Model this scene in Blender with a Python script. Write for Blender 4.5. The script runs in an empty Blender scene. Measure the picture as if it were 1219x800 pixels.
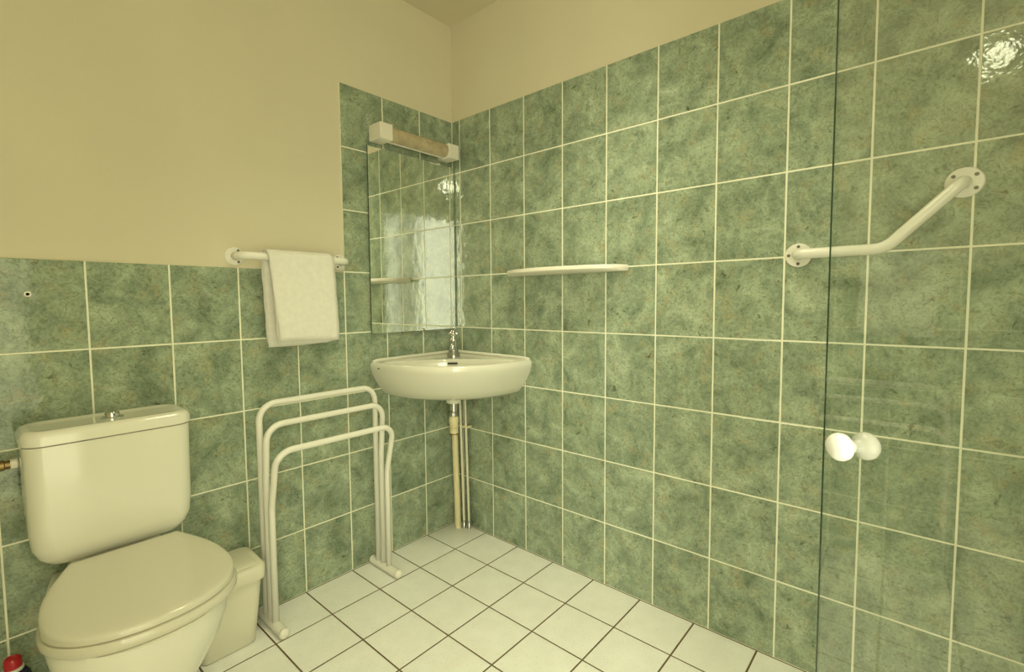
import bpy, bmesh, math, random
from mathutils import Vector, Matrix

random.seed(7)
scene = bpy.context.scene
COL = scene.collection

# ------------------------------------------------------------------ camera
CAM = Vector((-1.6347, -1.7817, 1.1269))
yaw, pitch, roll = 0.72487, -0.06208, -0.008265
F_PX, W_PX = 570.99, 1219.0
fwd = Vector((math.cos(pitch)*math.cos(yaw), math.cos(pitch)*math.sin(yaw), math.sin(pitch)))
rgt = Vector((math.sin(yaw), -math.cos(yaw), 0.0))
up = rgt.cross(fwd)
r2 = rgt*math.cos(roll) + up*math.sin(roll)
u2 = -rgt*math.sin(roll) + up*math.cos(roll)
cd = bpy.data.cameras.new('camera')
cam = bpy.data.objects.new('camera', cd)
COL.objects.link(cam)
cam.matrix_world = Matrix(((r2.x, u2.x, -fwd.x, CAM.x), (r2.y, u2.y, -fwd.y, CAM.y),
                           (r2.z, u2.z, -fwd.z, CAM.z), (0, 0, 0, 1)))
cd.sensor_fit = 'HORIZONTAL'
cd.sensor_width = 36.0
cd.lens = F_PX/W_PX*36.0
cd.shift_x = 8.87/W_PX
cd.shift_y = -6.31/W_PX
cd.clip_start = 0.02
scene.camera = cam

# ------------------------------------------------------------------ world, lights, exposure
world = bpy.data.worlds.new('sky'); scene.world = world
world.use_nodes = True
world.node_tree.nodes['Background'].inputs['Color'].default_value = (0.98, 0.95, 0.62, 1)
world.node_tree.nodes['Background'].inputs['Strength'].default_value = 3.4
scene.view_settings.view_transform = 'Standard'
scene.view_settings.look = 'None'
scene.view_settings.gamma = 1.0
scene.view_settings.use_curve_mapping = False
scene.view_settings.exposure = 0.0

LIGHT_COL = (1.0, 0.98, 0.64)
ld = bpy.data.lights.new('doorway_daylight', 'AREA')
ld.shape = 'RECTANGLE'; ld.size = 1.7; ld.size_y = 2.6
ld.energy = 140.0; ld.color = (1.0, 1.0, 0.76)
lo = bpy.data.objects.new('doorway_daylight', ld); COL.objects.link(lo)
lo.location = (-3.40, -3.25, 1.42)
lo.rotation_euler = (math.radians(90), 0, math.radians(-52))      # outdoors, shining in through the doorway
pd = bpy.data.lights.new('ceiling_bulb', 'POINT')
pd.energy = 5.5; pd.color = LIGHT_COL; pd.shadow_soft_size = 0.06
po = bpy.data.objects.new('ceiling_bulb', pd); COL.objects.link(po)
po.location = (-1.75, -1.98, 2.30)
qd = bpy.data.lights.new('overhead_fill', 'AREA')
qd.shape = 'DISK'; qd.size = 0.45; qd.spread = math.radians(100)
qd.energy = 7.4; qd.color = LIGHT_COL
qo = bpy.data.objects.new('overhead_fill', qd); COL.objects.link(qo)
qo.location = (-0.66, -1.05, 2.44)                 # added fill for floor and lower walls; at ceiling level, above the frame

# ------------------------------------------------------------------ materials
def new_mat(name):
    m = bpy.data.materials.new(name); m.use_nodes = True
    nt = m.node_tree
    return m, nt, nt.nodes['Principled BSDF']

def node(nt, typ, **kw):
    n = nt.nodes.new(typ)
    for k, v in kw.items():
        if k in n.inputs: n.inputs[k].default_value = v
        else: setattr(n, k, v)
    return n

def simple(name, color, rough=0.4, metal=0.0, spec=0.5, noise=0.0, nscale=20.0, bump=0.0, bscale=80.0, coat=0.0):
    m, nt, b = new_mat(name)
    b.inputs['Base Color'].default_value = (*color, 1)
    b.inputs['Roughness'].default_value = rough
    b.inputs['Metallic'].default_value = metal
    b.inputs['Specular IOR Level'].default_value = spec
    b.inputs['Coat Weight'].default_value = coat
    b.inputs['Coat Roughness'].default_value = 0.05
    tc = node(nt, 'ShaderNodeTexCoord')
    if noise:
        n = node(nt, 'ShaderNodeTexNoise', Scale=nscale, Detail=4.0)
        r = node(nt, 'ShaderNodeValToRGB')
        r.color_ramp.elements[0].position = 0.3; r.color_ramp.elements[1].position = 0.7
        r.color_ramp.elements[0].color = (*[c*(1-noise) for c in color], 1)
        r.color_ramp.elements[1].color = (*[min(1, c*(1+noise*0.4)) for c in color], 1)
        nt.links.new(tc.outputs['Object'], n.inputs['Vector'])
        nt.links.new(n.outputs['Fac'], r.inputs['Fac'])
        nt.links.new(r.outputs['Color'], b.inputs['Base Color'])
    if bump:
        n2 = node(nt, 'ShaderNodeTexNoise', Scale=bscale, Detail=3.0)
        bp = node(nt, 'ShaderNodeBump', Strength=bump, Distance=0.004)
        nt.links.new(tc.outputs['Object'], n2.inputs['Vector'])
        nt.links.new(n2.outputs['Fac'], bp.inputs['Height'])
        nt.links.new(bp.outputs['Normal'], b.inputs['Normal'])
    return m

def tile_material():
    m, nt, b = new_mat('green_glazed_tile')
    L = nt.links
    tc = node(nt, 'ShaderNodeTexCoord'); oi = node(nt, 'ShaderNodeObjectInfo')
    sc = node(nt, 'ShaderNodeVectorMath', operation='SCALE'); sc.inputs['Scale'].default_value = 37.0
    cb = node(nt, 'ShaderNodeCombineXYZ')
    L.new(oi.outputs['Random'], cb.inputs['X']); L.new(oi.outputs['Random'], cb.inputs['Z'])
    L.new(cb.outputs[0], sc.inputs[0])
    ad = node(nt, 'ShaderNodeVectorMath', operation='ADD')
    L.new(tc.outputs['Object'], ad.inputs[0]); L.new(sc.outputs[0], ad.inputs[1])
    # large cloudy mottle
    n1 = node(nt, 'ShaderNodeTexNoise', Scale=10.5, Detail=8.0, Roughness=0.66, Distortion=0.5)
    L.new(ad.outputs[0], n1.inputs['Vector'])
    r1 = node(nt, 'ShaderNodeValToRGB')
    e = r1.color_ramp.elements
    e[0].position = 0.30; e[0].color = (0.150, 0.195, 0.128, 1)
    e[1].position = 0.72; e[1].color = (0.470, 0.530, 0.395, 1)
    x = e.new(0.45); x.color = (0.248, 0.308, 0.222, 1)
    x = e.new(0.58); x.color = (0.335, 0.398, 0.284, 1)
    L.new(n1.outputs['Fac'], r1.inputs['Fac'])
    # ochre tint in drifts
    n2 = node(nt, 'ShaderNodeTexNoise', Scale=22.0, Detail=5.0)
    ad2 = node(nt, 'ShaderNodeVectorMath', operation='ADD'); ad2.inputs[1].default_value = (3.1, 7.7, 1.9)
    L.new(ad.outputs[0], ad2.inputs[0]); L.new(ad2.outputs[0], n2.inputs['Vector'])
    r2_ = node(nt, 'ShaderNodeValToRGB')
    r2_.color_ramp.elements[0].position = 0.55; r2_.color_ramp.elements[0].color = (0, 0, 0, 1)
    r2_.color_ramp.elements[1].position = 0.78; r2_.color_ramp.elements[1].color = (0.75, 0.75, 0.75, 1)
    L.new(n2.outputs['Fac'], r2_.inputs['Fac'])
    mx = node(nt, 'ShaderNodeMix', data_type='RGBA')
    L.new(r2_.outputs['Color'], mx.inputs['Factor'])
    L.new(r1.outputs['Color'], mx.inputs[6]); mx.inputs[7].default_value = (0.385, 0.360, 0.215, 1)
    # fine scribbly grain: short dark strokes and pale ones
    n3 = node(nt, 'ShaderNodeTexNoise', Scale=70.0, Detail=5.0, Roughness=0.72, Distortion=1.8)
    L.new(ad2.outputs[0], n3.inputs['Vector'])
    r3 = node(nt, 'ShaderNodeValToRGB')
    e = r3.color_ramp.elements
    e[0].position = 0.35; e[0].color = (0.55, 0.55, 0.47, 1)
    e[1].position = 0.66; e[1].color = (1.22, 1.22, 1.17, 1)
    x = e.new(0.5); x.color = (1.0, 1.0, 1.0, 1)
    L.new(n3.outputs['Fac'], r3.inputs['Fac'])
    mu = node(nt, 'ShaderNodeMix', data_type='RGBA', blend_type='MULTIPLY'); mu.inputs['Factor'].default_value = 0.85
    L.new(mx.outputs[2], mu.inputs[6]); L.new(r3.outputs['Color'], mu.inputs[7])
    # sparse dark flecks
    n4 = node(nt, 'ShaderNodeTexNoise', Scale=42.0, Detail=2.0, Distortion=0.8)
    L.new(ad.outputs[0], n4.inputs['Vector'])
    r4 = node(nt, 'ShaderNodeValToRGB')
    r4.color_ramp.elements[0].position = 0.25; r4.color_ramp.elements[0].color = (0.5, 0.48, 0.40, 1)
    r4.color_ramp.elements[1].position = 0.31; r4.color_ramp.elements[1].color = (1, 1, 1, 1)
    L.new(n4.outputs['Fac'], r4.inputs['Fac'])
    mu2 = node(nt, 'ShaderNodeMix', data_type='RGBA', blend_type='MULTIPLY'); mu2.inputs['Factor'].default_value = 1.0
    L.new(mu.outputs[2], mu2.inputs[6]); L.new(r4.outputs['Color'], mu2.inputs[7])
    L.new(mu2.outputs[2], b.inputs['Base Color'])
    b.inputs['Roughness'].default_value = 0.06
    b.inputs['Specular IOR Level'].default_value = 0.3
    # gently wavy glaze
    n5 = node(nt, 'ShaderNodeTexNoise', Scale=26.0, Detail=3.0)
    L.new(ad.outputs[0], n5.inputs['Vector'])
    bp = node(nt, 'ShaderNodeBump', Strength=0.13, Distance=0.006)
    L.new(n5.outputs['Fac'], bp.inputs['Height']); L.new(bp.outputs['Normal'], b.inputs['Normal'])
    return m

def floor_tile_material():
    m, nt, b = new_mat('cream_floor_tile')
    L = nt.links
    tc = node(nt, 'ShaderNodeTexCoord'); oi = node(nt, 'ShaderNodeObjectInfo')
    sc = node(nt, 'ShaderNodeVectorMath', operation='SCALE'); sc.inputs['Scale'].default_value = 29.0
    cb = node(nt, 'ShaderNodeCombineXYZ')
    L.new(oi.outputs['Random'], cb.inputs['X']); L.new(oi.outputs['Random'], cb.inputs['Y'])
    L.new(cb.outputs[0], sc.inputs[0])
    ad = node(nt, 'ShaderNodeVectorMath', operation='ADD')
    L.new(tc.outputs['Object'], ad.inputs[0]); L.new(sc.outputs[0], ad.inputs[1])
    n1 = node(nt, 'ShaderNodeTexNoise', Scale=14.0, Detail=5.0)
    L.new(ad.outputs[0], n1.inputs['Vector'])
    r1 = node(nt, 'ShaderNodeValToRGB')
    r1.color_ramp.elements[0].position = 0.3; r1.color_ramp.elements[0].color = (0.80, 0.80, 0.75, 1)
    r1.color_ramp.elements[1].position = 0.7; r1.color_ramp.elements[1].color = (0.86, 0.86, 0.815, 1)
    L.new(n1.outputs['Fac'], r1.inputs['Fac'])
    n2 = node(nt, 'ShaderNodeTexNoise', Scale=160.0, Detail=1.0)
    L.new(ad.outputs[0], n2.inputs['Vector'])
    r2_ = node(nt, 'ShaderNodeValToRGB')
    r2_.color_ramp.elements[0].position = 0.24; r2_.color_ramp.elements[0].color = (0.72, 0.72, 0.68, 1)
    r2_.color_ramp.elements[1].position = 0.36; r2_.color_ramp.elements[1].color = (1, 1, 1, 1)
    L.new(n2.outputs['Fac'], r2_.inputs['Fac'])
    mu = node(nt, 'ShaderNodeMix', data_type='RGBA', blend_type='MULTIPLY'); mu.inputs['Factor'].default_value = 0.8
    L.new(r1.outputs['Color'], mu.inputs[6]); L.new(r2_.outputs['Color'], mu.inputs[7])
    L.new(mu.outputs[2], b.inputs['Base Color'])
    b.inputs['Roughness'].default_value = 0.28
    b.inputs['Specular IOR Level'].default_value = 0.45
    return m

def glass_material():
    m = bpy.data.materials.new('clear_glass'); m.use_nodes = True
    nt = m.node_tree; nt.nodes.clear(); L = nt.links
    out = node(nt, 'ShaderNodeOutputMaterial')
    tr = node(nt, 'ShaderNodeBsdfTransparent', Color=(0.98, 0.99, 0.975, 1))
    gl = node(nt, 'ShaderNodeBsdfGlossy', Roughness=0.01)
    fr = node(nt, 'ShaderNodeFresnel', IOR=1.5)
    # the pane's own face normals keep the same reflectance on its way in and out
    geo = node(nt, 'ShaderNodeNewGeometry')
    io = node(nt, 'ShaderNodeMix', data_type='FLOAT'); io.inputs[2].default_value = 1.68; io.inputs[3].default_value = 1/1.68
    L.new(geo.outputs['Backfacing'], io.inputs['Factor'])
    L.new(io.outputs[0], fr.inputs['IOR'])
    mx = node(nt, 'ShaderNodeMixShader')
    L.new(fr.outputs[0], mx.inputs['Fac']); L.new(tr.outputs[0], mx.inputs[1]); L.new(gl.outputs[0], mx.inputs[2])
    L.new(mx.outputs[0], out.inputs['Surface'])
    return m

M = {}
M['plaster'] = simple('cream_plaster', (0.67, 0.615, 0.455), 0.9, spec=0.2, noise=0.03, nscale=3.0, bump=0.12, bscale=140)
M['ceiling'] = simple('ceiling_paint', (0.67, 0.615, 0.455), 0.9, spec=0.2)
M['tile'] = tile_material()
M['grout'] = simple('cream_grout', (0.84, 0.83, 0.67), 0.85, spec=0.2, noise=0.10, nscale=9)
M['floor_tile'] = floor_tile_material()
M['floor_grout'] = simple('brown_grout', (0.165, 0.125, 0.070), 0.9, spec=0.1, noise=0.25, nscale=12)
M['ceramic'] = simple('white_ceramic', (0.74, 0.725, 0.62), 0.09, spec=0.5, coat=0.3)
M['seat_plastic'] = simple('seat_plastic', (0.60, 0.575, 0.465), 0.07, spec=0.5)
M['bin_plastic'] = simple('bin_plastic', (0.72, 0.69, 0.555), 0.35, spec=0.4)
M['white_metal'] = simple('white_enamel', (0.80, 0.78, 0.70), 0.22, spec=0.5)
M['white_plastic'] = simple('white_plastic', (0.80, 0.76, 0.66), 0.3, spec=0.5)
M['knob'] = simple('white_knob_plastic', (0.97, 0.97, 0.97), 0.2, spec=0.5)
M['chrome'] = simple('chrome', (0.72, 0.72, 0.72), 0.08, metal=1.0)
M['dull_chrome'] = simple('dull_chrome', (0.50, 0.50, 0.48), 0.28, metal=1.0)
M['brass'] = simple('aged_brass', (0.30, 0.21, 0.085), 0.35, metal=0.9, noise=0.4, nscale=60)
M['pvc'] = simple('cream_pvc', (0.76, 0.68, 0.42), 0.35, spec=0.4, noise=0.08, nscale=14)
M['pipe_paint'] = simple('pipe_paint', (0.74, 0.70, 0.54), 0.4, spec=0.4)
M['diffuser'] = simple('ribbed_brown_diffuser', (0.50, 0.415, 0.27), 0.25, spec=0.5, noise=0.22, nscale=30)
M['towel'] = simple('white_terry', (0.86, 0.84, 0.76), 0.95, spec=0.05, noise=0.05, nscale=60, bump=0.9, bscale=420)
M['dark'] = simple('dark_recess', (0.03, 0.03, 0.025), 0.6)
M['screw'] = simple('grey_screw', (0.16, 0.15, 0.12), 0.5, metal=0.3)
M['mirror_edge'] = simple('mirror_edge', (0.02, 0.03, 0.02), 0.3)
M['glass_edge'] = simple('glass_edge', (0.02, 0.045, 0.03), 0.15)
M['glass'] = glass_material()
M['red'] = simple('red_cap', (0.42, 0.012, 0.02), 0.2, spec=0.5)
M['navy'] = simple('navy_plastic', (0.012, 0.016, 0.045), 0.22, spec=0.5)
M['bottle_white'] = simple('bottle_ring', (0.7, 0.7, 0.62), 0.4)
mm, nt_, b_ = new_mat('mirror_silver')
b_.inputs['Base Color'].default_value = (0.90, 0.92, 0.88, 1); b_.inputs['Metallic'].default_value = 1.0
b_.inputs['Roughness'].default_value = 0.015
M['mirror'] = mm

# ------------------------------------------------------------------ helpers
WLOC = {}
def link(name, bm, mat, parent=None, base=(0, 0, 0), smooth=False, auto=None):
    """one mesh object from a bmesh built in world coordinates"""
    base = Vector(WLOC[parent.name]) if parent is not None else Vector(base)
    bmesh.ops.translate(bm, verts=bm.verts, vec=-base)
    bmesh.ops.recalc_face_normals(bm, faces=bm.faces)
    me = bpy.data.meshes.new(name)
    if smooth:
        for f in bm.faces: f.smooth = True
    if auto is not None:
        for f in bm.faces: f.smooth = True
        for e in bm.edges:
            if len(e.link_faces) == 2 and e.calc_face_angle(0) > math.radians(auto): e.smooth = False
    bm.to_mesh(me); bm.free()
    mats = mat if isinstance(mat, (list, tuple)) else [mat]
    for m in mats: me.materials.append(m)
    o = bpy.data.objects.new(name, me); COL.objects.link(o)
    if parent is not None:
        o.parent = parent
    else:
        o.location = base
    WLOC[o.name] = tuple(base)
    return o

def thing(name, label, cat, loc, group=None, kind=None):
    o = bpy.data.objects.new(name, None); COL.objects.link(o)
    o.empty_display_size = 0.05
    o.location = loc; WLOC[o.name] = tuple(loc)
    o['label'] = label; o['category'] = cat
    if group: o['group'] = group
    if kind: o['kind'] = kind
    return o

def tag(o, label, cat, kind=None):
    o['label'] = label; o['category'] = cat
    if kind: o['kind'] = kind
    return o

def box_bm(x0, x1, y0, y1, z0, z1, bevel=0.0, seg=2, bm=None):
    t = bmesh.new()
    bmesh.ops.create_cube(t, size=1.0)
    bmesh.ops.scale(t, vec=(abs(x1-x0), abs(y1-y0), abs(z1-z0)), verts=t.verts)
    bmesh.ops.translate(t, vec=((x0+x1)/2, (y0+y1)/2, (z0+z1)/2), verts=t.verts)
    if bevel:
        bmesh.ops.bevel(t, geom=t.edges[:], offset=bevel, segments=seg, affect='EDGES', profile=0.5)
    return merge(bm, t)

def merge(bm, t):
    if bm is None: return t
    me = bpy.data.meshes.new('tmp'); t.to_mesh(me); t.free()
    bm.from_mesh(me); bpy.data.meshes.remove(me)
    return bm

def fillet(pts, rad, seg=6):
    pts = [Vector(p) for p in pts]
    rads = rad if isinstance(rad, (list, tuple)) else [rad]*len(pts)
    out = [pts[0]]
    for i in range(1, len(pts)-1):
        a, b, c = pts[i-1], pts[i], pts[i+1]
        d1 = (a-b).normalized(); d2 = (c-b).normalized()
        ang = d1.angle(d2)
        r = rads[i]
        t = min(r/math.tan(ang/2), (a-b).length*0.49, (c-b).length*0.49)
        r = t*math.tan(ang/2)
        ctr = b + (d1+d2).normalized()*(r/math.sin(ang/2))
        s = (b+d1*t)-ctr; e = (b+d2*t)-ctr
        tot = s.angle(e); ax = s.cross(e).normalized()
        for k in range(seg+1):
            out.append(ctr + Matrix.Rotation(tot*k/seg, 3, ax) @ s)
    out.append(pts[-1])
    return out

def tube_bm(path, r, seg=14, bm=None, dome=False):
    path = [Vector(p) for p in path]
    t = bmesh.new() if bm is None else bm
    n = len(path)
    rads = r if isinstance(r, (list, tuple)) else [r]*n
    if dome:                                        # rounded ends
        d0 = (path[0]-path[1]).normalized(); d1 = (path[-1]-path[-2]).normalized()
        h, m, q, w = [], [], [], []
        for k in (3, 2, 1):
            a = k/3*math.pi/2*0.94
            h.append(path[0]+d0*rads[0]*0.6*math.sin(a)); m.append(rads[0]*math.cos(a))
        for k in (1, 2, 3):
            a = k/3*math.pi/2*0.94
            q.append(path[-1]+d1*rads[-1]*0.6*math.sin(a)); w.append(rads[-1]*math.cos(a))
        path = h+path+q; rads = m+list(rads)+w; n = len(path)
    tan = []
    for i in range(n):
        a = path[max(0, i-1)]; b = path[min(n-1, i+1)]
        tan.append((b-a).normalized())
    ref = Vector((0, 0, 1)) if abs(tan[0].z) < 0.9 else Vector((1, 0, 0))
    u = (ref - tan[0]*ref.dot(tan[0])).normalized()
    rings = []
    for i in range(n):
        u = (u - tan[i]*u.dot(tan[i])).normalized()
        v = tan[i].cross(u)
        rings.append([t.verts.new(path[i] + (u*math.cos(2*math.pi*k/seg)+v*math.sin(2*math.pi*k/seg))*rads[i]) for k in range(seg)])
    for i in range(n-1):
        for k in range(seg):
            t.faces.new((rings[i][k], rings[i][(k+1) % seg], rings[i+1][(k+1) % seg], rings[i+1][k]))
    t.faces.new(rings[0]); t.faces.new(rings[-1])
    return t

def lathe_bm(profile, origin=(0, 0, 0), axis=(0, 0, 1), seg=24, bm=None):
    """profile: (radius, height) along axis"""
    t = bmesh.new() if bm is None else bm
    ax = Vector(axis).normalized(); o = Vector(origin)
    ref = Vector((0, 0, 1)) if abs(ax.z) < 0.9 else Vector((1, 0, 0))
    u = (ref-ax*ref.dot(ax)).normalized(); v = ax.cross(u)
    rings = []
    for (r, h) in profile:
        r = max(r, 1e-4)
        rings.append([t.verts.new(o+ax*h+(u*math.cos(2*math.pi*k/seg)+v*math.sin(2*math.pi*k/seg))*r) for k in range(seg)])
    for i in range(len(rings)-1):
        for k in range(seg):
            t.faces.new((rings[i][k], rings[i][(k+1) % seg], rings[i+1][(k+1) % seg], rings[i+1][k]))
    t.faces.new(rings[0]); t.faces.new(rings[-1])
    return t

def loft_bm(rings, cap0=True, cap1=True, bm=None):
    t = bmesh.new() if bm is None else bm
    R = [[t.verts.new(Vector(p)) for p in ring] for ring in rings]
    n = len(R[0])
    for i in range(len(R)-1):
        for k in range(n):
            t.faces.new((R[i][k], R[i][(k+1) % n], R[i+1][(k+1) % n], R[i+1][k]))
    if cap0: t.faces.new(R[0])
    if cap1: t.faces.new(R[-1])
    return t

def rrect(cx, cy, hx, hy, r, z, seg=6):
    """rounded rectangle ring at height z"""
    pts = []
    r = min(r, hx*0.99, hy*0.99)
    for (sx, sy, a0) in ((1, 1, 0), (-1, 1, 90), (-1, -1, 180), (1, -1, 270)):
        for k in range(seg+1):
            a = math.radians(a0+90*k/seg)
            pts.append((cx+sx*(hx-r)+r*math.cos(a), cy+sy*(hy-r)+r*math.sin(a), z))
    return pts

# ------------------------------------------------------------------ room shell
P, H, G = 0.2, 0.25, 0.0042
XR, YB, ZC = -2.40, -2.35, 2.455          # far left wall, rear wall, ceiling

def struct(name, bm, mat, label, cat='wall'):
    o = link(name, bm, mat)
    o['kind'] = 'structure'; o['label'] = label; o['category'] = cat
    return o

wall_left = struct('wall_left', box_bm(XR-0.1, 0.1, 0.008, 0.11, -0.05, ZC+0.05), M['plaster'],
                   'cream plaster wall, green tiled below, behind the toilet and mirror')
wall_right = struct('wall_right', box_bm(0.008, 0.11, YB-0.1, 0.008, -0.05, ZC+0.05), M['plaster'],
                    'cream plaster wall with eight rows of green tiles and the white shelf')
floor = struct('floor', box_bm(XR-0.1, 0.0075, YB-0.1, 0.0075, -0.08, -0.0010), M['floor_grout'],
               'cream square floor tiles with thin brown joints', 'floor')
ceiling = struct('ceiling', box_bm(XR-0.1, 0.11, YB-0.1, 0.11, ZC, ZC+0.1), M['ceiling'],
                 'plain cream ceiling above the tiled corner', 'ceiling')
wb = box_bm(-1.355, 0.11, YB-0.1, YB, -0.05, ZC+0.02)
box_bm(XR-0.1, -2.30, YB-0.1, YB, -0.05, ZC+0.02, bm=wb)
box_bm(-2.30, -1.355, YB-0.1, YB, 2.05, ZC+0.02, bm=wb)
struct('wall_back', wb, M['plaster'], 'plain cream wall with the open doorway behind the viewer')
struct('wall_far', box_bm(XR-0.1, XR, YB-0.1, 0.11, -0.05, ZC+0.02), M['plaster'], 'plain cream wall on the side away from the shelf')

# tiles: a chamfered slab whose face lies in local y=0 (left wall), x=0 (right wall) or z=0 (floor)
def tile_mesh(name, w, h, kind, mat, depth=0.0068, ch=0.0012, G=G):
    bm = bmesh.new()
    def pt(a, b, d):       # d = depth into the wall
        return {'L': (-a, d, b), 'R': (d, -a, b), 'F': (-a, -b, -d)}[kind]
    g = G/2
    def ring(i, d): return [bm.verts.new(pt(a, b, d)) for a, b in ((g+i, g+i), (w-g-i, g+i), (w-g-i, h-g-i), (g+i, h-g-i))]
    r0, r1, r2_ = ring(0, depth), ring(0, ch*0.8), ring(ch, 0.0)
    for A, B in ((r0, r1), (r1, r2_)):
        for k in range(4): bm.faces.new((A[k], A[(k+1) % 4], B[(k+1) % 4], B[k]))
    bm.faces.new(r2_); bm.faces.new(r0)
    bmesh.ops.recalc_face_normals(bm, faces=bm.faces)
    me = bpy.data.meshes.new(name); bm.to_mesh(me); bm.free(); me.materials.append(mat)
    return me

def put(me, name, parent, loc):
    o = bpy.data.objects.new(name, me); COL.objects.link(o); o.parent = parent; o.location = loc
    return o

tL = tile_mesh('tile', P, H, 'L', M['tile'])
tR = tile_mesh('tile', P, H, 'R', M['tile'])
tRs = tile_mesh('tile', 0.0522, H, 'R', M['tile'])
jit = lambda s: random.uniform(-s, s)
for row in range(8):
    for c in range(12 if row < 5 else 3):
        put(tL, 'tile', wall_left, (-c*P, abs(jit(0.0004)), row*H))
    put(tRs, 'tile', wall_right, (abs(jit(0.0004)), 0, row*H))
    for c in range(11):
        put(tR, 'tile', wall_right, (abs(jit(0.0004)), -(0.0522+c*P), row*H))
link('grout', box_bm(-12*P+0.002, -0.0, 0.0009, 0.0078, 0.0, 5*H-0.002), M['grout'], wall_left)
link('grout', box_bm(-3*P+0.002, -0.0, 0.0009, 0.0078, 5*H-0.002, 8*H-0.002), M['grout'], wall_left)
link('grout', box_bm(0.0009, 0.0078, -(0.0522+11*P-0.002), 0.0, 0.0, 8*H-0.002), M['grout'], wall_right)
FP = 0.2007
tF = tile_mesh('tile', FP, FP, 'F', M['floor_tile'], depth=0.006, ch=0.0008, G=0.0056)
for a in range(12):
    for b in range(12):
        put(tF, 'tile', floor, (-a*FP, -b*FP, -abs(jit(0.0003))))
# ring shaped screw plug left in a tile above the cistern
link('screw_plug', lathe_bm([(0.0038, 0.0), (0.0038, 0.0016), (0.0076, 0.0016), (0.0085, 0.0)], (-1.518, 0.0, 1.155), (0, -1, 0), 14),
     M['white_plastic'], wall_left, smooth=True)

# ------------------------------------------------------------------ corner washbasin
S = thing('corner_washbasin', 'white quarter round ceramic washbasin hung in the tiled corner', 'sink', (-0.02, -0.02, 0.68))
NW, NF = 8, 28
def basin_ring(R, z, PSE=2.65, wall=0.0015):
    pts = []
    for k in range(NW): pts.append((wall+(R-wall)*k/NW, wall))                       # along left wall
    for k in range(NF+1):
        a = math.pi/2*k/NF
        pts.append((R*max(0, math.cos(a))**(2/PSE)+wall, R*max(0, math.sin(a))**(2/PSE)+wall))
    for k in range(NW-1, 0, -1): pts.append((wall, wall+(R-wall)*k/NW))
    return [(-x, -y, z) for x, y in pts]
def bowl_ring(scale, z):
    Rf = 0.462; c = (0.265, 0.265)
    front = [(Rf*max(0, math.cos(math.pi/2*k/NF))**(2/2.65), Rf*max(0, math.sin(math.pi/2*k/NF))**(2/2.65)) for k in range(NF+1)]
    lim = 0.045
    front = [(max(x, lim), max(y, lim)) for x, y in front]
    A, B = Vector(front[-1]), Vector(front[0])
    ctrl = Vector((0.135, 0.135))
    nb = 2*NW-1
    back = []
    for k in range(1, nb+1):
        t = k/(nb+1)
        back.append(A*(1-t)**2 + ctrl*2*t*(1-t) + B*t*t)
    back = [(v.x, v.y) for v in back]
    # ring order: wall start (corner) .. left wall .. front .. right wall
    half = NW-1
    seq = back[half:] + front + back[:half]
    return [(-(c[0]+(x-c[0])*scale), -(c[1]+(y-c[1])*scale), z) for x, y in seq]
ext = [(0.10, 0.698, 2.0), (0.22, 0.698, 2.0), (0.30, 0.699, 2.05), (0.350, 0.702, 2.1), (0.382, 0.708, 2.15), (0.415, 0.724, 2.25), (0.440, 0.750, 2.35),
       (0.463, 0.783, 2.45), (0.480, 0.815, 2.55), (0.488, 0.842, 2.62), (0.4895, 0.858, 2.65), (0.486, 0.867, 2.65), (0.479, 0.871, 2.65)]
rings = [basin_ring(R, z, p) for R, z, p in ext]
rings += [bowl_ring(1.0, 0.869), bowl_ring(0.975, 0.864), bowl_ring(0.94, 0.845), bowl_ring(0.87, 0.805), bowl_ring(0.72, 0.765),
          bowl_ring(0.45, 0.745), bowl_ring(0.15, 0.738)]
link('basin', loft_bm(rings), M['ceramic'], S, auto=50)
link('drain_boss', lathe_bm([(0.046, 0.701), (0.040, 0.694), (0.036, 0.686), (0.034, 0.668), (0.031, 0.665), (0.02, 0.665)], (-0.17, -0.17, 0), seg=24), M['ceramic'], S, auto=50)
# raised back lip along both walls
lip = bmesh.new()
path = [(-0.485, -0.010, 0.871), (-0.46, -0.010, 0.876), (-0.010, -0.010, 0.879), (-0.010, -0.46, 0.876), (-0.010, -0.485, 0.871)]
tube_bm(fillet(path, 0.02, 4), 0.008, 10, lip)
link('back_lip', lip, M['ceramic'], S, smooth=True)
# overflow slot in the back of the bowl, below the tap
d45 = Vector((-1, -1, 0)).normalized(); s45 = Vector((1, -1, 0)).normalized()
ov = bmesh.new()
pc = Vector((-0.2015, -0.2015, 0.8515))
tube_bm([pc - s45*0.020, pc + s45*0.020], 0.0042, 10, ov, dome=True)
link('overflow', ov, M['dark'], S, smooth=True)
# small dark maker's mark at the left end of the rim
mk = box_bm(-0.008, 0.008, -0.0012, 0.0012, -0.0026, 0.0026, 0.0008, 1)
bmesh.ops.rotate(mk, verts=mk.verts, cent=(0, 0, 0), matrix=Matrix.Rotation(math.radians(-80), 3, 'Z'))
bmesh.ops.translate(mk, verts=mk.verts, vec=(-0.4885, -0.062, 0.8475))
link('maker_mark', mk, M['dark'], S)

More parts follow.
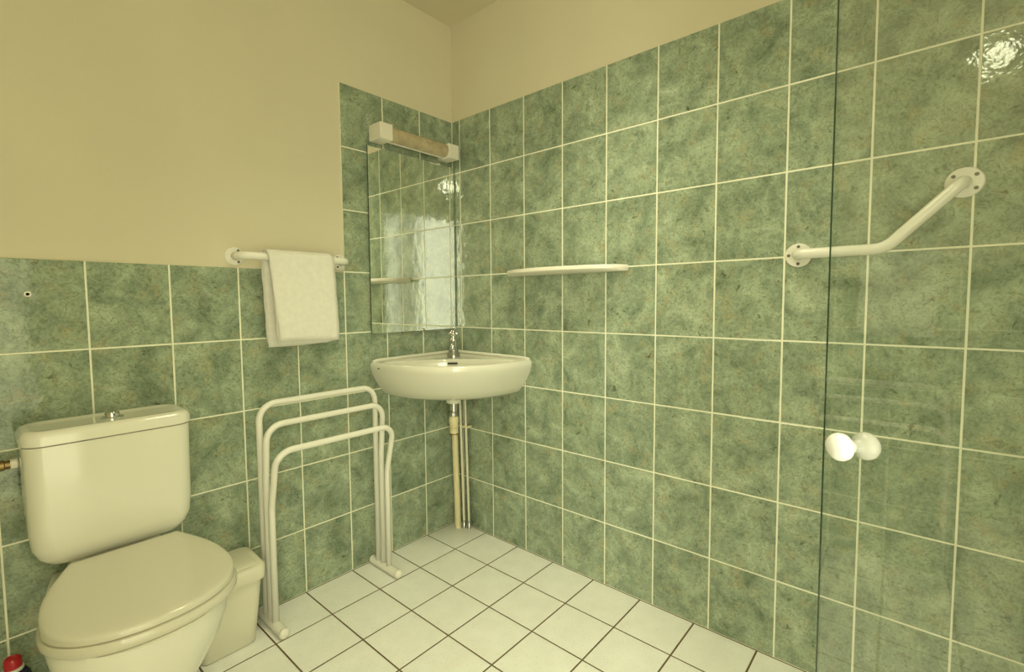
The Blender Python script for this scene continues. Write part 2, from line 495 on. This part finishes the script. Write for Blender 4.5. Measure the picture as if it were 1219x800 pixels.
# tap
T = thing('basin_tap', 'small chrome pillar tap standing on the back of the corner washbasin', 'tap', (-0.128, -0.128, 0.866))
tp = Vector((-0.128, -0.128, 0.8725))
KT = 1.10
link('base_flange', lathe_bm([(r*KT, h*KT) for r, h in [(0.027, -0.002), (0.027, 0.004), (0.024, 0.010), (0.020, 0.022), (0.018, 0.036), (0.0165, 0.040)]], tp, seg=24), M['dull_chrome'], T, auto=40)
link('body', lathe_bm([(r*KT, h*KT) for r, h in [(0.0155, 0.038), (0.0165, 0.046), (0.0165, 0.066), (0.0145, 0.072), (0.0105, 0.076), (0.0105, 0.084)]], tp, seg=20), M['chrome'], T, auto=40)
sp = tp + Vector((0, 0, 0.054*KT))
link('spout', tube_bm(fillet([sp, sp+d45*0.035+Vector((0, 0, 0.004)), sp+d45*0.075+Vector((0, 0, -0.004)), sp+d45*0.085+Vector((0, 0, -0.022))], 0.014, 5), 0.0105, 14), M['chrome'], T, smooth=True)
hd = lathe_bm([(r*KT, h*KT) for r, h in [(0.0085, 0.082), (0.013, 0.086), (0.0145, 0.096), (0.0125, 0.106), (0.007, 0.111), (0.003, 0.112)]], tp, seg=20)
for k in range(4):
    a = math.radians(45+90*k)
    dv = Vector((math.cos(a), math.sin(a), 0))
    c0 = tp + Vector((0, 0, 0.095*KT))
    tube_bm([c0+dv*0.009, c0+dv*0.019], 0.0068, 10, hd, dome=True)
link('handle', hd, M['chrome'], T, smooth=True)

# waste trap and pipes
W = thing('waste_pipe', 'cream plastic waste pipe with chrome tailpiece below the washbasin', 'pipe', (-0.05, -0.055, 0.0))
tq = Vector((-0.17, -0.17, 0))
link('tailpiece', lathe_bm([(0.0185, 0.6648), (0.0185, 0.662), (0.0185, 0.626)], tq, seg=22), M['chrome'], W, auto=40)
link('nut', lathe_bm([(0.021, 0.625), (0.0225, 0.622), (0.0225, 0.607), (0.021, 0.604)], tq, seg=12), M['dull_chrome'], W)
tb = bmesh.new()
pp = Vector((-0.048, -0.056, 0))
tube_bm(fillet([tq+Vector((0, 0, 0.606)), tq+Vector((0, 0, 0.546)), pp+Vector((-0.008, 0.009, 0.540))], 0.035, 6), 0.020, 16, tb)
lathe_bm([(0.0215, 0.600), (0.0225, 0.598), (0.0225, 0.574), (0.0215, 0.572)], tq, seg=18, bm=tb)
lathe_bm([(0.019, 0.548), (0.0195, 0.546), (0.0195, 0.526), (0.0185, 0.524)], tq, seg=18, bm=tb)
link('trap_elbow', tb, M['pvc'], W, auto=40)
link('seal_ring', lathe_bm([(0.0205, 0.525), (0.0205, 0.520)], tq, seg=18), M['brass'], W)
link('down_pipe', tube_bm([pp+Vector((-0.008, 0.009, 0.56)), pp], 0.0155, 16), M['pvc'], W, auto=40)
for i, (sx, sy, nm) in enumerate(((-0.031, -0.082, 'left of the two thin cream water pipes standing beside the waste pipe'),
                                  (-0.020, -0.106, 'right of the two thin cream water pipes standing beside the waste pipe'))):
    wp = thing('water_pipe', nm, 'pipe', (sx, sy, 0), 'water pipes in the corner')
    link('pipe', tube_bm([(sx, sy, 0.028), (sx-0.009, sy+0.011, 0.715)], 0.006, 12), M['pipe_paint'], wp, auto=40)
    link('floor_fitting', lathe_bm([(0.0100, 0.0), (0.0100, 0.022), (0.0085, 0.024), (0.0085, 0.036), (0.0055, 0.038)], (sx, sy, 0), seg=12), M['dull_chrome'], wp, auto=40)
    link('clip', box_bm(sx-0.009, -0.0004, sy-0.0085, sy+0.0085, 0.506, 0.518, 0.002, 1), M['pvc'], wp)

# ------------------------------------------------------------------ mirror and light
MI = thing('wall_mirror', 'tall frameless mirror on the tiled wall above the washbasin', 'mirror', (-0.247, -0.009, 0.993))
mb = box_bm(-0.487, -0.0075, -0.0145, -0.0095, 0.993, 1.776)
mi = link('mirror_glass', mb, [M['mirror_edge'], M['mirror']], MI)
for f in mi.data.polygons:
    if f.normal.y < -0.9: f.material_index = 1
link('backing', box_bm(-0.47, -0.02, -0.0097, -0.0003, 1.01, 1.76), M['mirror_edge'], MI)
for cx, cz in ((-0.40, 1.776), (-0.10, 1.776)):
    s = 1 if cz > 1.5 else -1
    link('clip', box_bm(cx-0.008, cx+0.008, -0.0175, -0.0005, cz-0.005, cz+0.005, 0.0015, 1), M['chrome'], MI)

LA = thing('mirror_light', 'white strip light with a ribbed brown tube above the mirror', 'light', (-0.25, -0.001, 1.79))
link('end_cap', box_bm(-0.470, -0.408, -0.084, -0.0006, 1.796, 1.862, 0.003, 2), M['white_plastic'], LA)
link('end_cap', box_bm(-0.096, -0.034, -0.084, -0.0006, 1.796, 1.862, 0.003, 2), M['white_plastic'], LA)
link('back_rail', box_bm(-0.41, -0.094, -0.028, -0.0006, 1.822, 1.850, 0.003, 1), M['white_plastic'], LA)
link('lower_rail', box_bm(-0.41, -0.094, -0.046, -0.036, 1.7985, 1.8035, 0.001, 1), M['white_plastic'], LA)
df = bmesh.new()
NR = 40
ringsd = []
for x in (-0.4085, -0.0955):
    ring = []
    for k in range(NR):
        a = 2*math.pi*k/NR
        rr = 0.029 + (0.0007 if k % 2 else -0.0004)
        ring.append((x, -0.053+rr*math.cos(a), 1.831+rr*math.sin(a)))
    ringsd.append(ring)
loft_bm(ringsd, bm=df)
link('diffuser', df, M['diffuser'], LA)

# ------------------------------------------------------------------ shelf
SH = bmesh.new()
ys, ye, dep = -0.373, -0.946, 0.130
def shelf_ring(d, inset, z):
    pts = []
    n = 40
    yc = (ys+ye)/2; hy = (ys-ye)/2-inset
    for k in range(n+1):
        a = math.pi*k/n
        c, s = math.cos(a), math.sin(a)
        pts.append((-(d-inset)*abs(s)**(2/1.95)-0.0006, yc+hy*math.copysign(abs(c)**(2/1.95), c), z))
    return pts
loft_bm([shelf_ring(dep*0.72, 0.012, 1.2335), shelf_ring(dep*0.88, 0.003, 1.2350), shelf_ring(dep, 0.0, 1.243), shelf_ring(dep, 0.0, 1.254),
         shelf_ring(dep, 0.0025, 1.257), shelf_ring(dep, 0.008, 1.257), shelf_ring(dep, 0.011, 1.250)], bm=SH)
tag(link('wall_shelf', SH, M['white_plastic'], base=(0, -0.655, 1.234), auto=45), 'narrow white shelf with a curved front edge on the tiled wall', 'shelf')

# ------------------------------------------------------------------ grab bar and towel rail
def flange(parent, c, ax, r, screws):
    f = link('flange', lathe_bm([(r, 0.0004), (r, 0.004), (r*0.93, 0.0065), (r*0.5, 0.0075), (0.002, 0.0075)], c, ax, 30), M['white_metal'], parent, auto=40)
    axv = Vector(ax)
    side = axv.cross(Vector((0, 0, 1))).normalized()
    for deg in screws:
        a = math.radians(deg)
        p = Vector(c) + side*math.cos(a)*r*0.72 + Vector((0, 0, 1))*math.sin(a)*r*0.72
        link('screw', lathe_bm([(0.0045, 0.0055), (0.0045, 0.0078), (0.003, 0.0085), (0.001, 0.0085)], p, ax, 10), M['screw'], f)
    return f
GB = thing('grab_bar', 'white angled grab bar with round flanges on the wall by the glass door', 'grab bar', (0, -1.66, 1.25))
A0 = Vector((0, -1.489, 1.253)); A1 = Vector((0, -1.835, 1.405))
off = Vector((-0.048, 0, 0))
pts = [A0+Vector((-0.004, 0, 0)), A0+off+Vector((0, -0.004, 0)), Vector((-0.048, -1.690, 1.2535)), A1+off+Vector((0, 0.004, -0.004)), A1+Vector((-0.004, 0, 0))]
link('bar', tube_bm(fillet(pts, [0, 0.030, 0.06, 0.030, 0], 8), 0.0145, 18), M['white_metal'], GB, smooth=True)
flange(GB, A0, (-1, 0, 0), 0.0345, (90, 0, 270))
flange(GB, A1, (-1, 0, 0), 0.0365, (38, 142, 218))

TR = thing('towel_rail', 'short white towel rail on the plaster above the tile edge', 'towel rail', (-0.812, 0.008, 1.286))
B0 = Vector((-1.008, 0.0078, 1.287)); B1 = Vector((-0.617, 0.0078, 1.287))
o2 = Vector((0, -0.066, 0))
link('bar', tube_bm(fillet([B0+Vector((0, -0.003, 0)), B0+o2, B1+o2, B1+Vector((0, -0.003, 0))], [0, 0.03, 0.03, 0], 8), 0.0135, 18), M['white_metal'], TR, smooth=True)
flange(TR, B0, (0, -1, 0), 0.031, (120, 240))
flange(TR, B1, (0, -1, 0), 0.031, (60, 300))

# towel: folded terry draped over the rail
def towel_sheet(r_in, th, zf, zb, fx, bx, seed):
    """profile from the back hem up over the bar and down the front; fx/bx = (x left top, x left bottom, x right top, x right bottom)"""
    rnd = random.Random(seed)
    yc, zc = -0.0582, 1.287
    r = r_in + th/2
    prof = []
    NB, NA, NFr = 12, 10, 14
    for k in range(NB):
        t = k/NB
        prof.append((yc+r*(0.9+0.1*t), zb+(zc-zb)*t, 'b', 1-t))
    for k in range(NA+1):
        a = math.pi*k/NA
        prof.append((yc+r*math.cos(a), zc+r*math.sin(a), 'a', k/NA))
    for k in range(1, NFr+1):
        t = k/NFr
        prof.append((yc-r-0.012*math.sin(t*1.4), zc+(zf-zc)*t, 'f', t))
    NX = 14
    bm = bmesh.new()
    ph = rnd.uniform(0, 6)
    grids = []
    for sgn in (1, -1):
        g = []
        for i, (y, z, s, t) in enumerate(prof):
            if s == 'b': xl = bx[0]+(bx[1]-bx[0])*t; xr = bx[2]+(bx[3]-bx[2])*t
            elif s == 'f': xl = fx[0]+(fx[1]-fx[0])*t; xr = fx[2]+(fx[3]-fx[2])*t
            else: xl = bx[0]+(fx[0]-bx[0])*t; xr = bx[2]+(fx[2]-bx[2])*t
            a = prof[max(0, i-1)]; b = prof[min(len(prof)-1, i+1)]
            ty, tz = b[0]-a[0], b[1]-a[1]; l = math.hypot(ty, tz); ny, nz = tz/l, -ty/l      # outward
            row = []
            for j in range(NX+1):
                u = j/NX
                edge = min(j, NX-j)
                h = th/2*(0.55 if edge == 0 else 1.0)
                wob = 0.0022*math.sin(u*7+ph+t*2.1)*(t if s != 'a' else 0.0)
                x = xl+(xr-xl)*u + (0.0012*math.sin(i*1.7+ph) if edge == 0 else 0)
                sag = 0.003*math.sin(u*3.1+ph)*(t if s != 'a' else 0)
                row.append(bm.verts.new((x, y+sgn*ny*h+(wob if s == 'f' else 0), z+sgn*nz*h+sag)))
            g.append(row)
        grids.append(g)
    o, n = grids
    NI = len(prof)
    for i in range(NI-1):
        for j in range(NX):
            bm.faces.new((o[i][j], o[i][j+1], o[i+1][j+1], o[i+1][j]))
            bm.faces.new((n[i][j], n[i+1][j], n[i+1][j+1], n[i][j+1]))
        bm.faces.new((o[i][0], o[i+1][0], n[i+1][0], n[i][0]))
        bm.faces.new((o[i][NX], n[i][NX], n[i+1][NX], o[i+1][NX]))
    for j in range(NX):
        bm.faces.new((o[0][j], n[0][j], n[0][j+1], o[0][j+1]))
        bm.faces.new((o[-1][j], o[-1][j+1], n[-1][j+1], n[-1][j]))
    return bm
TW = thing('hand_towel', 'white terry towel folded over the short towel rail', 'towel', (-0.81, -0.0582, 0.98))
link('outer_fold', towel_sheet(0.0190, 0.007, 0.987, 0.983, (-0.930, -0.906, -0.688, -0.682), (-0.938, -0.928, -0.69, -0.69), 3), M['towel'], TW, smooth=True)
link('inner_fold', towel_sheet(0.0140, 0.005, 0.979, 0.972, (-0.927, -0.910, -0.692, -0.700), (-0.936, -0.925, -0.695, -0.70), 5), M['towel'], TW, smooth=True)

# ------------------------------------------------------------------ standing towel rack
RK = thing('towel_rack', 'white tubular floor towel rack with three hoops standing by the wall', 'towel rack', (-0.745, -0.1, 0.0))
XL, XRr = -0.974, -0.511
TR_ = 0.0110
hoops = [(-0.058, -0.058, 0.775, 0.60), (-0.096, -0.116, 0.710, 0.50), (-0.134, -0.186, 0.633, 0.43)]
for yb, yt, zt, zk in hoops:
    pts = [(XL, yb, 0.022), (XL, yb, zk), (XL, yt, zt), (XRr, yt, zt), (XRr, yb, zk), (XRr, yb, 0.022)]
    if abs(yb-yt) < 1e-4: pts = [pts[0], (XL, yt, zt), (XRr, yt, zt), pts[5]]; rr = [0, 0.058, 0.058, 0]
    else: rr = [0, 0.10, 0.056, 0.056, 0.10, 0]
    link('hoop', tube_bm(fillet(pts, rr, 7), TR_, 14), M['white_metal'], RK, smooth=True)
for x in (XL, XRr):
    ft = link('foot', tube_bm([(x, -0.018, 0.0175), (x, -0.196, 0.0175)], 0.0172, 18), M['white_metal'], RK, auto=40)
    for y, s in ((-0.018, 1), (-0.196, -1)):
        link('end_cap', lathe_bm([(0.0174, -0.004), (0.0174, 0.002), (0.0155, 0.007), (0.0105, 0.011), (0.004, 0.0128), (0.001, 0.013)], (x, y, 0.0175), (0, s, 0), 18), M['white_plastic'], ft, smooth=True)

# ------------------------------------------------------------------ toilet
TO = thing('toilet', 'white ceramic toilet with closed lid and low cistern against the tiles', 'toilet', (-1.384, -0.3, 0.0))
cx = -1.384
tk = []
for z, hx, yf, r in ((0.470, 0.100, -0.150, 0.03), (0.472, 0.125, -0.165, 0.035), (0.479, 0.144, -0.176, 0.038), (0.496, 0.159, -0.184, 0.04),
                     (0.522, 0.169, -0.189, 0.042), (0.565, 0.1725, -0.191, 0.042), (0.70, 0.1745, -0.193, 0.042), (0.782, 0.1755, -0.194, 0.042)):
    yb = -0.022
    tk.append(rrect(cx, (yb+yf)/2, hx, (yb-yf)/2, r, z, 7))
link('cistern', loft_bm(tk), M['ceramic'], TO, auto=50)
lidr = []
for z, i, r in ((0.7835, 0.004, 0.042), (0.786, 0.0, 0.044), (0.803, 0.0, 0.044), (0.812, 0.003, 0.043), (0.818, 0.009, 0.04), (0.820, 0.016, 0.036),
                (0.8195, 0.024, 0.03), (0.8165, 0.034, 0.025), (0.8155, 0.05, 0.02)):
    lidr.append(rrect(cx, -0.1075, 0.1785-i, 0.0905-i, r, z, 7))
ld_ = link('cistern_lid', loft_bm(lidr), M['ceramic'], TO, auto=50)
fb = Vector((-1.376, -0.107, 0.8155))
link('flush_button', lathe_bm([(0.026, -0.001), (0.026, 0.002), (0.0225, 0.004), (0.0165, 0.004), (0.0165, 0.013), (0.0145, 0.016), (0.002, 0.0165)], fb, seg=26), M['chrome'], ld_, auto=40)

def egg(yb, yf, hw, wy, z_fn, bw, p=2.15, n=48):
    """plan outline: flat back of half width bw at yb, widest hw at wy, round front at yf"""
    pts = []
    nf = n
    for k in range(nf+1):                       # front half, from right (+x) round to left
        a = math.pi*k/nf
        c, s = math.cos(a), math.sin(a)
        pts.append((cx+hw*math.copysign(abs(c)**(2/p), c), wy-(wy-yf)*abs(s)**(2/p)))
    nb = 10
    back = []
    for k in range(1, nb+1):                    # left side back to hinge edge
        t = k/nb
        e = math.sin(t*math.pi/2)
        back.append((hw-(hw-bw)*(1-math.cos(t*math.pi/2))**1.1, wy+(yb-wy)*t))
    pts += [(cx-w, y) for w, y in back]
    pts += [(cx-back[-1][0]*(1-2*k/6), yb) for k in range(1, 6)]
    pts += [(cx+w, y) for w, y in reversed(back)]
    return [(x, y, z_fn(x, y)) for x, y in pts]
def scaled(ring, s, dz=0, c=(cx, -0.40)):
    return [(c[0]+(x-c[0])*s, c[1]+(y-c[1])*s, z+dz) for x, y, z in ring]
# pedestal and bowl
bw = []
for z, hw, yf, wy, yb, bwid in ((0.0, 0.105, -0.47, -0.30, -0.10, 0.095), (0.012, 0.106, -0.475, -0.30, -0.10, 0.096), (0.04, 0.098, -0.462, -0.30, -0.10, 0.09), (0.12, 0.090, -0.455, -0.31, -0.08, 0.082),
                                (0.19, 0.108, -0.482, -0.33, -0.07, 0.088), (0.25, 0.136, -0.515, -0.36, -0.06, 0.105), (0.31, 0.158, -0.540, -0.39, -0.05, 0.118),
                                (0.36, 0.171, -0.552, -0.40, -0.045, 0.126), (0.39, 0.174, -0.555, -0.405, -0.04, 0.128), (0.402, 0.172, -0.553, -0.405, -0.04, 0.127),
                                (0.405, 0.155, -0.57, -0.40, -0.05, 0.12)):
    bw.append(egg(yb, yf, hw, wy, lambda x, y, z=z: z, bwid))
link('bowl', loft_bm(bw), M['ceramic'], TO, auto=50)
# the cistern rests on the back shelf of the bowl
link('cistern_seat', loft_bm([rrect(cx, -0.10, 0.10, 0.06, 0.03, 0.40), rrect(cx, -0.10, 0.098, 0.06, 0.03, 0.471)]), M['ceramic'], TO, auto=50)
# seat ring and lid, the lid thick and raised at the hinge
lx = -1.377
def shift(ring, dx): return [(x+dx, y, z) for x, y, z in ring]
def zl(x, y):
    t = max(0.0, min(1.0, (y+0.550)/0.345))
    return 0.444+0.040*t**1.4
s0 = shift(egg(-0.225, -0.560, 0.191, -0.398, lambda x, y: 0.406, 0.128), lx-cx)
def at_z(ring, z): return [(x, y, z) for x, y, _ in ring]
def shrink(ring, f, c=(lx, -0.39)): return [(c[0]+(x-c[0])*f, c[1]+(y-c[1])*f, z) for x, y, z in ring]
link('seat', loft_bm([shrink(s0, 0.985), at_z(s0, 0.410), at_z(s0, 0.422), at_z(shrink(s0, 0.985), 0.428), at_z(shrink(s0, 0.94), 0.428)]), M['seat_plastic'], TO, auto=50)
l1 = shift(egg(-0.200, -0.550, 0.186, -0.398, lambda x, y: 0.43, 0.116), lx-cx)
def dome(f, dz): return [(x, y, zl(x, y)+dz) for x, y, z in shrink(l1, f)]
link('seat_lid', loft_bm([at_z(shrink(l1, 0.985), 0.4285), at_z(l1, 0.430), dome(1.0, -0.008), dome(0.992, -0.003), dome(0.975, 0.000), dome(0.94, 0.0015),
                          dome(0.85, 0.0025), dome(0.7, 0.003), dome(0.5, 0.003), dome(0.3, 0.003), dome(0.1, 0.003)]), M['seat_plastic'], TO, auto=50)

# water supply to the cistern
SV = thing('supply_valve', 'aged brass water supply valve entering the side of the cistern', 'valve', (-1.66, -0.05, 0.722))
vz = 0.724
link('union_nut', lathe_bm([(0.010, 0.0), (0.0125, 0.002), (0.0125, 0.014), (0.010, 0.016)], (-1.5595, -0.052, vz), (-1, 0, 0), 8), M['white_plastic'], SV)
link('valve_body', lathe_bm([(r*1.3, h) for r, h in [(0.0085, 0.0), (0.0085, 0.010), (0.0105, 0.012), (0.0105, 0.024), (0.008, 0.026), (0.008, 0.036), (0.0115, 0.038), (0.0115, 0.056), (0.0075, 0.058), (0.0075, 0.075)]], (-1.574, -0.052, vz), (-1, 0, 0), 14), M['brass'], SV, auto=35)
link('pipe', tube_bm(fillet([(-1.648, -0.052, vz), (-1.70, -0.052, vz), (-1.70, 0.001, vz)], 0.02, 6), 0.0075, 12), M['brass'], SV, smooth=True)

# ------------------------------------------------------------------ waste bin
BN = thing('waste_bin', 'small cream plastic bin with a flat lid between toilet and towel rack', 'bin', (-1.118, -0.088, 0.0))
br = []
for z, x0, x1, y0, y1, r in ((0.0, -1.196, -1.042, -0.028, -0.136, 0.022), (0.005, -1.201, -1.035, -0.024, -0.141, 0.026), (0.10, -1.205, -1.027, -0.020, -0.150, 0.028), (0.232, -1.211, -1.017, -0.014, -0.163, 0.03)):
    br.append(rrect((x0+x1)/2, (y0+y1)/2, (x1-x0)/2, (y0-y1)/2, r, z, 6))
link('body', loft_bm(br), M['bin_plastic'], BN, auto=50)
lb = []
def slope(ring, k): return [(x, y, z+k*max(0, (y+0.17)/0.16)*0.013) for x, y, z in ring]
for z, i, k in ((0.222, 0.0, 0), (0.224, -0.001, 0), (0.256, -0.001, 0.9), (0.262, 0.002, 1), (0.2655, 0.007, 1), (0.2665, 0.013, 1)):
    lb.append(slope(rrect(-1.1135, -0.0885, 0.1045-i, 0.0815-i, 0.03, z, 6), k))
bl = link('lid', loft_bm(lb), M['bin_plastic'], BN, auto=50)
link('flap', loft_bm([slope(rrect(-1.1135, -0.0885, q, q-0.023, 0.02, z, 5), 1) for q, z in ((0.083, 0.2655), (0.083, 0.2685), (0.081, 0.2700))]), M['bin_plastic'], bl, auto=50)

# ------------------------------------------------------------------ cleaner bottle
bx_, by_ = -1.597, -0.112
BT = thing('cleaner_bottle', 'dark blue cleaner bottle with a red cap beside the toilet', 'bottle', (bx_, by_, 0.0))
link('body', lathe_bm([(0.031, 0.0), (0.036, 0.006), (0.037, 0.02), (0.037, 0.165), (0.035, 0.19), (0.030, 0.210), (0.024, 0.220), (0.020, 0.224)], (bx_, by_, 0), seg=28), M['navy'], BT, auto=50)
link('neck_ring', lathe_bm([(0.0175, 0.221), (0.020, 0.223), (0.020, 0.229), (0.0175, 0.231)], (bx_, by_, 0), seg=24), M['bottle_white'], BT, auto=40)
link('cap', lathe_bm([(0.0165, 0.230), (0.0172, 0.233), (0.0165, 0.250), (0.0150, 0.255), (0.0100, 0.257), (0.0085, 0.254), (0.001, 0.253)], (bx_, by_, 0), seg=22), M['red'], BT, auto=40)

# ------------------------------------------------------------------ glass shower door, swung open
PH = math.radians(46.0)
E0 = Vector((-0.734, -1.663, 0))
along = Vector((-math.cos(PH), -math.sin(PH), 0)); nrm = Vector((math.sin(PH), -math.cos(PH), 0))
DR = thing('glass_shower_door', 'clear glass shower door with a white round knob on each face', 'shower door', tuple(E0+along*0.375), kind='thing')
gb = bmesh.new()
tg = 0.0015
vs = []
for z in (0.004, 1.98):
    for a, s in ((0, -1), (0.75, -1), (0.75, 1), (0, 1)):
        p = E0+along*a+nrm*tg*s; vs.append(gb.verts.new((p.x, p.y, z)))
for q in ((0, 1, 2, 3), (7, 6, 5, 4), (0, 4, 5, 1), (1, 5, 6, 2), (2, 6, 7, 3), (3, 7, 4, 0)):
    gb.faces.new([vs[i] for i in q])
pane = link('glass_pane', gb, [M['glass_edge'], M['glass']], DR)
for f in pane.data.polygons:
    if abs(f.normal.dot(nrm)) > 0.9: f.material_index = 1
kc = E0 + along*0.057 + Vector((0, 0, 0.908))
for s in (-1, 1):
    link('knob', lathe_bm([(0.009, tg), (0.009, 0.007), (0.0145, 0.009), (0.0195, 0.014), (0.0208, 0.020), (0.0195, 0.026), (0.0150, 0.0315), (0.008, 0.0340), (0.001, 0.0345)], kc, tuple(nrm*s), 28), M['knob'], DR, smooth=True)
